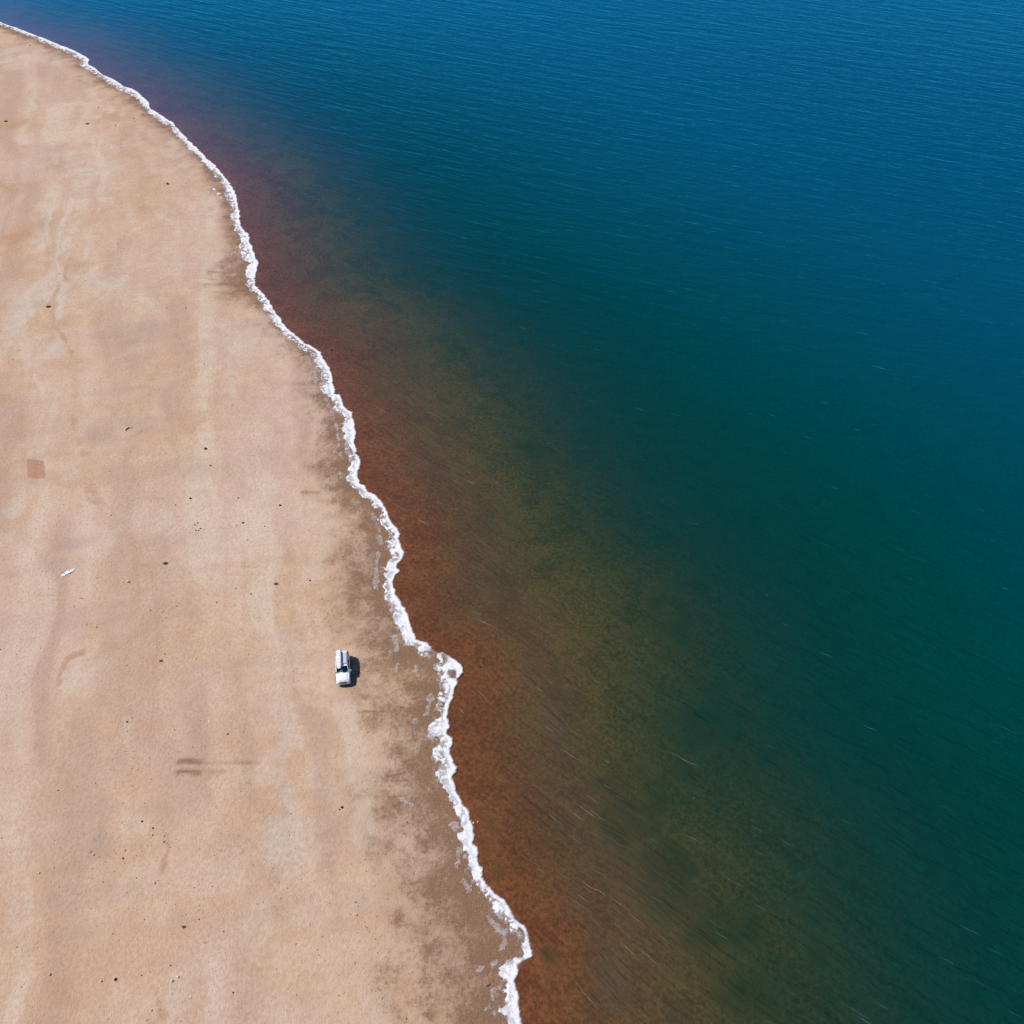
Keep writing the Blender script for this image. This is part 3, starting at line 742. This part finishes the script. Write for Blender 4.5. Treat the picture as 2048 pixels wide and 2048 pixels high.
# low weed clumps
leaf_mat = simple('dry_weed', (0.15, 0.12, 0.085), 0.9)
def clump(px, py, wpx, label):
    p = at(px, py)
    Z = p.y * CP + (CAM_H - p.z) * SP
    r = wpx * 0.85 * Z / FPX / 2
    rnd = random.Random(int(px * 7 + py))
    bm = bmesh.new()
    for _ in range(90):
        a, q = rnd.uniform(0, 6.28), r * math.sqrt(rnd.random())
        c_ = Vector((math.cos(a) * q, math.sin(a) * q * 0.7, 0))
        b_ = rnd.uniform(0, 6.28)
        l_, h_ = rnd.uniform(0.15, 0.4) * r, rnd.uniform(0.15, 0.45) * r
        d_ = Vector((math.cos(b_), math.sin(b_), 0))
        s_ = Vector((-d_.y, d_.x, 0)) * 0.05
        vs = [bm.verts.new(v) for v in (c_ - s_, c_ + s_, c_ + d_ * l_ * 0.6 + s_ * 0.7 + Vector((0, 0, h_)), c_ + d_ * l_ + Vector((0, 0, h_ * 0.8)))]
        bm.faces.new(vs)
    me = bpy.data.meshes.new('weed_clump')
    bm.to_mesh(me); bm.free()
    me.materials.append(leaf_mat)
    o = bpy.data.objects.new('weed_clump', me)
    COL.objects.link(o)
    o.location = p
    o['label'] = label; o['category'] = 'weed clump'; o['group'] = 'low weed clumps on the beach'
for a in [(12,243,9,'dull green weed clump at the far left edge of the sand'),(175,248,9,'dull green weed clump below the far shore kink'),(331,1127,11,'dark brown weed clump on open sand above and left of the car'),
          (97,614,12,'thin grey weed clump beside the pale drainage line'),(322,1322,8,'thin dark weed tuft left of the car at bonnet level'),(368,1854,8,'dark weed tuft above the pale pair of slabs'),(552,1168,9,'brown weed tuft above the car towards the shore')]:
    clump(*a)

# driftwood sticks
wood = simple('driftwood', (0.10, 0.075, 0.055), 0.9)
woodp = simple('bleached_driftwood', (0.66, 0.52, 0.36), 0.85)
def stick(p0, p1, rad, mat, label):
    a, b = at(*p0), at(*p1)
    bm = bmesh.new()
    n, sgm = 7, 6
    ax = (b - a); side = Vector((-ax.y, ax.x, 0)).normalized()
    rings = []
    for i in range(sgm + 1):
        t = i / sgm
        c_ = ax * t + side * math.sin(t * 5 + p0[0]) * rad * 1.2 + Vector((0, 0, rad * 0.7))
        rr = rad * (1 - 0.55 * t) * (1 + 0.2 * math.sin(i * 2.1))
        rings.append([bm.verts.new(c_ + side * math.cos(j / n * 6.283) * rr + Vector((0, 0, math.sin(j / n * 6.283) * rr))) for j in range(n)])
    for r0, r1 in zip(rings[:-1], rings[1:]):
        for j in range(n):
            bm.faces.new((r0[j], r0[(j + 1) % n], r1[(j + 1) % n], r1[j]))
    bm.faces.new(rings[0][::-1]); bm.faces.new(rings[-1])
    # a stub of a side branch
    base = ax * 0.45 + Vector((0, 0, rad))
    tip = base + side * rad * 5 + ax * 0.12 + Vector((0, 0, rad))
    vs = [bm.verts.new(base + v) for v in (ax.normalized() * rad * .6, -ax.normalized() * rad * .6, Vector((0, 0, rad * .8)))]
    tp_ = bm.verts.new(tip)
    for i in range(3):
        bm.faces.new((vs[i], vs[(i + 1) % 3], tp_))
    me = bpy.data.meshes.new('driftwood_stick')
    bm.to_mesh(me); bm.free()
    me.materials.append(mat)
    o = bpy.data.objects.new('driftwood_stick', me)
    COL.objects.link(o)
    o.location = a
    o['label'] = label; o['category'] = 'driftwood'; o['group'] = 'driftwood on the beach'
stick((975,1974), (979,1966), 0.07, wood, 'dark stick on wet sand left of the lowest broad foam')
stick((601,711), (607,707), 0.07, woodp, 'pale stick on sand behind the upper foam')
stick((561,716), (568,715), 0.06, woodp, 'pale twig lying left of the stick behind the upper foam')
stick((250,859), (264,855), 0.16, woodp, 'bleached log on the grey middle of the beach')

# crumpled white sheet
def scrap():
    p = at(137, 1145)
    bm = bmesh.new()
    rnd = random.Random(5)
    n, m_ = 16, 7
    ang = math.radians(42)
    vs = {}
    for i in range(n):
        for j in range(m_):
            u, v = (i / (n - 1) - 0.5) * 1.9, (j / (m_ - 1) - 0.5) * 0.62
            v *= 1.0 - 0.5 * abs(u) / 1.2 + rnd.uniform(-.18, .18)
            u += rnd.uniform(-.1, .1)
            z = 0.03 + 0.16 * rnd.random() * (1 - abs(u) / 1.5)
            vs[i, j] = bm.verts.new((u * math.cos(ang) - v * math.sin(ang), u * math.sin(ang) + v * math.cos(ang), z))
    for i in range(n - 1):
        for j in range(m_ - 1):
            if (i, j) in ((2, 5), (3, 5), (5, 0), (6, 0), (9, 5), (11, 0), (12, 1)):
                continue
            bm.faces.new((vs[i, j], vs[i + 1, j], vs[i + 1, j + 1], vs[i, j + 1]))
    me = bpy.data.meshes.new('white_sheet')
    bm.to_mesh(me); bm.free()
    me.materials.append(simple('white_plastic', (0.85, 0.86, 0.88), 0.5))
    o = bpy.data.objects.new('white_sheet', me)
    COL.objects.link(o)
    o.location = p
    o.modifiers.new('thickness', 'SOLIDIFY').thickness = 0.012
    o['label'] = 'crumpled white scrap lying on the sand near the left edge'
    o['category'] = 'debris'
scrap()

# fine gravel: tiny stones nobody could count, one object
def gravel():
    rng = np.random.default_rng(3)
    n = 4500
    px, py = rng.uniform(0, 900, n), rng.uniform(60, 2048, n)
    P = np.array([ground(a, b) for a, b in zip(px, py)])
    d = signed_near(P)
    dens = fbm(P[:, 0] / 9, P[:, 1] / 9, 91, 3)
    m = (d < -1.6) & (rng.random(n) < np.clip((dens - 0.40) * 3.0, 0.02, 1))
    P, d = P[m], d[m]
    z = height(P, d)
    base = np.array([(1, 0, 0), (0, 1, 0), (-1, 0, 0), (0, -1, 0), (0, 0, 1), (0.5, 0.5, 0.6), (-.5, .6, .5), (0, 0, -1)], float)
    f = [(0, 1, 5), (1, 4, 5), (0, 5, 4), (1, 2, 6), (2, 4, 6), (1, 6, 4), (2, 3, 4), (3, 0, 4), (0, 7, 1), (1, 7, 2), (2, 7, 3), (3, 7, 0)]
    s = rng.uniform(0.03, 0.085, len(P)) * (1 + (rng.random(len(P)) < 0.06) * 0.7)
    an = rng.uniform(0, 6.28, len(P))
    V = np.repeat(base[None], len(P), 0) * s[:, None, None] * rng.uniform(0.7, 1.2, (len(P), 8, 1))
    c_, s_ = np.cos(an)[:, None], np.sin(an)[:, None]
    X = V[..., 0] * c_ - V[..., 1] * s_ + P[:, 0, None]
    Y = V[..., 0] * s_ + V[..., 1] * c_ + P[:, 1, None]
    Zz = V[..., 2] + z[:, None] + 0.01
    VV = np.stack([X, Y, Zz], -1).reshape(-1, 3)
    FF = (np.array(f)[None] + (np.arange(len(P)) * 8)[:, None, None]).reshape(-1, 3)
    k = NT('gravel')
    co = k.n('ShaderNodeTexCoord').outputs['Object']
    nn = k.noise(co, 0.9, 2)
    cc = k.mix(k.ramp(nn, 0.35, 0.65), (0.24, 0.165, 0.125), (0.44, 0.31, 0.23))
    o = mesh_grid('gravel', VV, FF, k.surf(k.n('ShaderNodeBsdfPrincipled', ins={'Base Color': cc, 'Roughness': 0.9})), False)
    o['kind'] = 'stuff'; o['label'] = 'fine gravel strewn thinly over the sand'; o['category'] = 'gravel'
gravel()

# ------------------------------------------------------------------ parked car, front towards the camera
PAINT = simple('white_paint', (0.80, 0.81, 0.83), 0.28, 0, 0.02, 3, 0.5, 0.6)
BLACK = simple('black_plastic', (0.018, 0.018, 0.02), 0.55)
GLASSM = simple('dark_glass', (0.010, 0.022, 0.026), 0.06, 0, 0.1, 2, 0.6)
RUBBER = simple('tyre_rubber', (0.015, 0.015, 0.016), 0.85)
ALLOY = simple('alloy', (0.55, 0.56, 0.58), 0.3, 0.9)
CHROME = simple('chrome', (0.65, 0.66, 0.68), 0.18, 1.0)
LAMP = simple('lamp_lens', (0.62, 0.66, 0.70), 0.1)
REDL = simple('tail_lamp_lens', (0.35, 0.02, 0.02), 0.2)
TRIM = simple('grey_trim', (0.30, 0.31, 0.33), 0.5)
SEATM = simple('seat_fabric', (0.36, 0.34, 0.31), 0.9)
SLABM = simple('pale_slab', (0.75, 0.78, 0.72), 0.7)
k = NT('windscreen_glass')
_g = k.n('ShaderNodeBsdfGlossy', ins={'Color': (0.9, 0.95, 1.0), 'Roughness': 0.03})
_t = k.n('ShaderNodeBsdfTransparent', ins={'Color': (0.30, 0.52, 0.50)})
WSG = k.surf(k.n('ShaderNodeMixShader', ins={0: k.n('ShaderNodeFresnel', ins={'IOR': 1.5}).outputs[0], 1: _t.outputs[0], 2: _g.outputs[0]}))

car = bpy.data.objects.new('parked_car', None)
COL.objects.link(car)
car['label'] = 'white four-wheel-drive wagon with long white roof box parked on the sand'
car['category'] = 'car'
def part(name, bm, mat, parent=None, bevel=0.0, smooth=True):
    bmesh.ops.recalc_face_normals(bm, faces=bm.faces)
    me = bpy.data.meshes.new(name)
    bm.to_mesh(me); bm.free()
    if smooth:
        me.polygons.foreach_set('use_smooth', np.ones(len(me.polygons), bool))
        try:
            me.set_sharp_from_angle(angle=math.radians(38))
        except Exception:
            pass
    me.materials.append(mat)
    o = bpy.data.objects.new(name, me)
    COL.objects.link(o)
    o.parent = parent or car
    if bevel:
        md = o.modifiers.new('bevel', 'BEVEL'); md.width = bevel; md.segments = 2
    return o
def loft(sections, close=True):
    bm = bmesh.new()
    rings = [[bm.verts.new(p) for p in s] for s in sections]
    for a, b in zip(rings[:-1], rings[1:]):
        n = len(a)
        for j in range(n if close else n - 1):
            bm.faces.new((a[j], a[(j + 1) % n], b[(j + 1) % n], b[j]))
    if close:
        bm.faces.new(rings[0]); bm.faces.new(rings[-1][::-1])
    return bm
def boxm(cx, cy, cz, sx, sy, sz):
    bm = bmesh.new()
    bmesh.ops.create_cube(bm, size=1)
    for v in bm.verts:
        v.co = Vector((v.co.x * sx + cx, v.co.y * sy + cy, v.co.z * sz + cz))
    return bm
# lower body; local +y is the front
def bsec(y, w, zb, zs, zt, crown=0.03):
    half = [(w * 0.90, zb), (w, zb + 0.12), (w * 1.0, zs - 0.12), (w * 0.97, zs), (w * 0.86, zt), (w * 0.45, zt + crown)]
    return [Vector((x, y, z)) for x, z in half] + [Vector((-x, y, z)) for x, z in half[::-1]]
st = [(-2.36,.80,.48,.80,.86),(-2.30,.87,.42,.98,1.06),(-2.0,.93,.36,1.02,1.10),(-1.4,.945,.34,1.03,1.12),(0.0,.945,.34,1.02,1.12),(0.75,.945,.34,1.00,1.13),(0.98,.945,.34,.99,1.13),(1.5,.94,.36,.97,1.10),(1.95,.92,.38,.93,1.05),(2.18,.88,.40,.86,.98),(2.30,.80,.42,.78,.84),(2.36,.72,.44,.70,.72)]
body = part('body', loft([bsec(*s) for s in st]), PAINT)
# bonnet raised panel
hs = []
for y, w_, z in [(0.94,.70,1.155),(1.3,.70,1.148),(1.8,.68,1.105),(2.08,.63,1.055),(2.14,.55,1.02)]:
    hs.append([Vector((-w_, y, z - .03)), Vector((-w_ * .92, y, z)), Vector((-w_ * .5, y, z + .025)), Vector((0, y, z + .012)), Vector((w_ * .5, y, z + .025)), Vector((w_ * .92, y, z)), Vector((w_, y, z - .03))])
part('bonnet', loft(hs, False), PAINT)
# cabin shell (pillars) and roof
def csec(z, yr, yf, w_):
    return [Vector((-w_, yr, z)), Vector((w_, yr, z)), Vector((w_, yf, z)), Vector((-w_, yf, z))]
for sx in (-1, 1):                       # pillars on each side, leaning in
    for yb, yt, wid in ((1.00, 0.34, .09), (-0.10, -0.16, .12), (-1.22, -1.24, .12), (-2.26, -2.08, .16)):
        bm = bmesh.new()
        vs = []
        for (y, x, z) in ((yb, .865, 1.09), (yt, .70, 1.74)):
            for (dx, dy) in ((-.05, -wid / 2), (.02, -wid / 2), (.02, wid / 2), (-.05, wid / 2)):
                vs.append(bm.verts.new((sx * (x + dx), y + dy, z)))
        for q in ((0, 1, 2, 3), (4, 5, 6, 7), (0, 1, 5, 4), (1, 2, 6, 5), (2, 3, 7, 6), (3, 0, 4, 7)):
            bm.faces.new([vs[i] for i in q])
        part('pillar', bm, PAINT, smooth=False)
rs = []
for y, w_, z in [(-2.14,.64,1.70),(-2.06,.70,1.76),(-1.2,.725,1.80),(-.3,.725,1.805),(0.25,.71,1.78),(0.36,.67,1.745)]:
    rs.append([Vector((-w_, y, z - .07)), Vector((-w_ * .93, y, z - .01)), Vector((-w_ * .4, y, z + .02)), Vector((w_ * .4, y, z + .02)), Vector((w_ * .93, y, z - .01)), Vector((w_, y, z - .07)), Vector((w_ * .8, y, z - .09)), Vector((-w_ * .8, y, z - .09))])
roof = part('roof', loft(rs), PAINT)
for x in (-.45, -.15, .15, .45):
    part('roof_rib', boxm(x, -.9, 1.828, .05, 2.0, .018), PAINT, roof)
for sx in (-1, 1):
    part('roof_rail', boxm(sx * .68, -.85, 1.84, .045, 2.2, .05), simple('satin_rail', (0.62, 0.64, 0.67), 0.4), roof, .015)
# glass
def panel(name, pts, mat):
    bm = bmesh.new()
    bm.faces.new([bm.verts.new(p) for p in pts])
    o = part(name, bm, mat, smooth=False)
    return o
panel('windscreen', [(-.80, 1.00, 1.13), (.80, 1.00, 1.13), (.65, .34, 1.73), (-.65, .34, 1.73)], WSG)
panel('rear_window', [(.74, -2.29, 1.12), (-.74, -2.29, 1.12), (-.62, -2.14, 1.69), (.62, -2.14, 1.69)], GLASSM)
for sx in (-1, 1):
    for y0, y1, t0, t1 in ((-.04, .92, -.10, .30), (-1.16, -.16, -1.18, -.22), (-2.17, -1.28, -2.02, -1.30)):
        panel('side_window', [(sx * .868, y0, 1.10), (sx * .868, y1, 1.10), (sx * .70, t1, 1.72), (sx * .70, t0, 1.72)], GLASSM)
part('dashboard', boxm(0, .62, 1.06, 1.5, .62, .12), BLACK, bevel=.03)
for x, y, c_ in ((-.50, .80, .22), (0.02, .80, .26), (.52, .80, .22)):
    part('dash_slab', boxm(x, y, 1.135, c_, .14, .02), SLABM)  # three pale slabs on the dashboard at the foot of the windscreen
for x in (-.38, .38):
    part('seat', boxm(x, -.05, 1.2, .48, .16, .62), SEATM, bevel=.05)
part('cowl', boxm(0, 1.03, 1.125, 1.55, .10, .03), BLACK)
for x in (-.35, .30):
    o = part('wiper', boxm(0, 0, 0, .62, .02, .02), BLACK)
    o.location = (x, 1.0, 1.16); o.rotation_euler = (-.6, 0, .12)
# front end
gr = part('grille', boxm(0, 2.335, .80, .86, .10, .22), BLACK, bevel=.02)
for z in (.74, .80, .86):
    part('grille_bar', boxm(0, 2.392, z, .82, .02, .025), CHROME, gr)
bs = []
for x in np.linspace(-.92, .92, 11):
    yb = 2.44 - .20 * (abs(x) / .92) ** 3
    bs.append([Vector((x, yb - .16, .36)), Vector((x, yb - .02, .38)), Vector((x, yb, .50)), Vector((x, yb - .02, .62)), Vector((x, yb - .16, .66))])
part('front_bumper', loft(bs), PAINT)
part('bumper_intake', boxm(0, 2.425, .46, .95, .05, .13), BLACK, bevel=.01)
part('number_plate', boxm(0, 2.455, .57, .37, .02, .11), LAMP)
for sx in (-1, 1):
    part('headlight', loft([[Vector((sx * x, y - .06, .74)), Vector((sx * x, y + .02, .75)), Vector((sx * x, y + .02, .89)), Vector((sx * x, y - .10, .93))] for x, y in ((.48, 2.33), (.66, 2.29), (.82, 2.17))]), LAMP)
    part('tail_light', boxm(sx * .80, -2.335, .95, .14, .05, .42), REDL, bevel=.02)
    mr = part('side_mirror', boxm(sx * 1.05, .78, 1.15, .20, .14, .17), PAINT, bevel=.04)
    part('mirror_arm', boxm(sx * .93, .78, 1.11, .10, .06, .05), BLACK, mr)
    part('side_step', boxm(sx * .97, -.1, .36, .14, 1.75, .05), BLACK, bevel=.015)
    for y in (.05, -1.05):
        part('door_handle', boxm(sx * .955, y, .93, .03, .17, .035), PAINT, bevel=.008)
    for y0, y1 in ((1.5, 0), (-1.45, 0)):
        # wheel arch flare
        sec = []
        for i in range(13):
            a = math.pi * i / 12
            cy_, cz_ = y0 + math.cos(a) * .43, .42 + math.sin(a) * .43
            oy, oz = y0 + math.cos(a) * .50, .42 + math.sin(a) * .50
            sec.append([Vector((sx * .92, cy_, cz_)), Vector((sx * .985, cy_, cz_)), Vector((sx * .965, oy, oz)), Vector((sx * .92, oy, oz))])
        part('wheel_arch', loft(sec), BLACK)
part('rear_bumper', boxm(0, -2.40, .52, 1.72, .14, .22), PAINT, bevel=.04)
sw = bmesh.new()
bmesh.ops.create_cone(sw, cap_ends=True, segments=24, radius1=.36, radius2=.36, depth=.22, matrix=Matrix.Translation((.12, -2.44, .98)) @ Matrix.Rotation(math.pi / 2, 4, 'X'))
part('spare_wheel', sw, RUBBER, bevel=.04)
def wheel(sx, y):
    bm = bmesh.new()
    prof = [(.24, -.11), (.34, -.125), (.375, -.09), (.38, 0), (.375, .09), (.34, .125), (.24, .11)]
    rings = []
    for i in range(28):
        a = i / 28 * 6.28318
        rings.append([bm.verts.new((sx * .84 + q, y + math.cos(a) * r, .378 + math.sin(a) * r)) for r, q in prof])
    for i in range(28):
        a_, b_ = rings[i], rings[(i + 1) % 28]
        for j in range(len(prof)):
            bm.faces.new((a_[j], a_[(j + 1) % 7], b_[(j + 1) % 7], b_[j]))
    ty = part('wheel', bm, RUBBER)
    bm = bmesh.new()
    bmesh.ops.create_cone(bm, cap_ends=True, segments=24, radius1=.245, radius2=.245, depth=.14, matrix=Matrix.Translation((sx * .88, y, .378)) @ Matrix.Rotation(math.pi / 2, 4, 'Y'))
    for i in range(6):
        a = i / 6 * 6.28318
        m_ = Matrix.Translation((sx * .955, y + math.cos(a) * .13, .378 + math.sin(a) * .13)) @ Matrix.Rotation(a, 4, 'X') @ Matrix.Diagonal((.02, .20, .045, 1))
        bmesh.ops.create_cube(bm, size=1, matrix=m_)
    part('rim', bm, ALLOY, ty)
for sx in (-1, 1):
    for y in (1.5, -1.45):
        wheel(sx, y)
# long roof box over the car's own right half (picture left)
RBX = 0.33
rb = []
for y, w_, z0, z1 in [(-2.05,.20,1.92,1.98),(-1.98,.28,1.87,2.18),(-1.5,.32,1.86,2.27),(-.6,.33,1.86,2.29),(0.1,.32,1.86,2.24),(0.55,.27,1.87,2.13),(0.84,.18,1.88,1.98)]:
    x0 = RBX
    rb.append([Vector((x0 - w_, y, z0 + .05)), Vector((x0 - w_ * .95, y, z1 - .10)), Vector((x0 - w_ * .7, y, z1)), Vector((x0 + w_ * .7, y, z1)), Vector((x0 + w_ * .95, y, z1 - .10)), Vector((x0 + w_, y, z0 + .05)), Vector((x0 + w_ * .8, y, z0)), Vector((x0 - w_ * .8, y, z0))])
rbox = part('roof_box', loft(rb), PAINT)
STRAP = simple('pale_strap', (0.58, 0.59, 0.62), 0.7)
for y in (-1.6, -1.05, -.5, .05):
    part('strap', boxm(RBX, y, 2.292 if -1.2 < y < -.2 else 2.274, .52, .03, .010), STRAP, rbox)
part('roof_panel', boxm(-.36, -.80, 1.90, .52, 1.75, .03), simple('blue_grey_panel', (0.46, 0.53, 0.64), 0.3), roof, .006)  # flat blue-grey panel on the roof beside the box
for y in (-1.5, -.1):
    part('crossbar', boxm(0, y, 1.865, 1.36, .06, .03), TRIM, roof)
YAW = 8.5
cp = at(687, 1343)
car.rotation_euler = (0, 0, math.pi + math.radians(YAW))
car.location = (cp.x, cp.y, cp.z)
car.scale = (0.965, 0.965, 0.965)
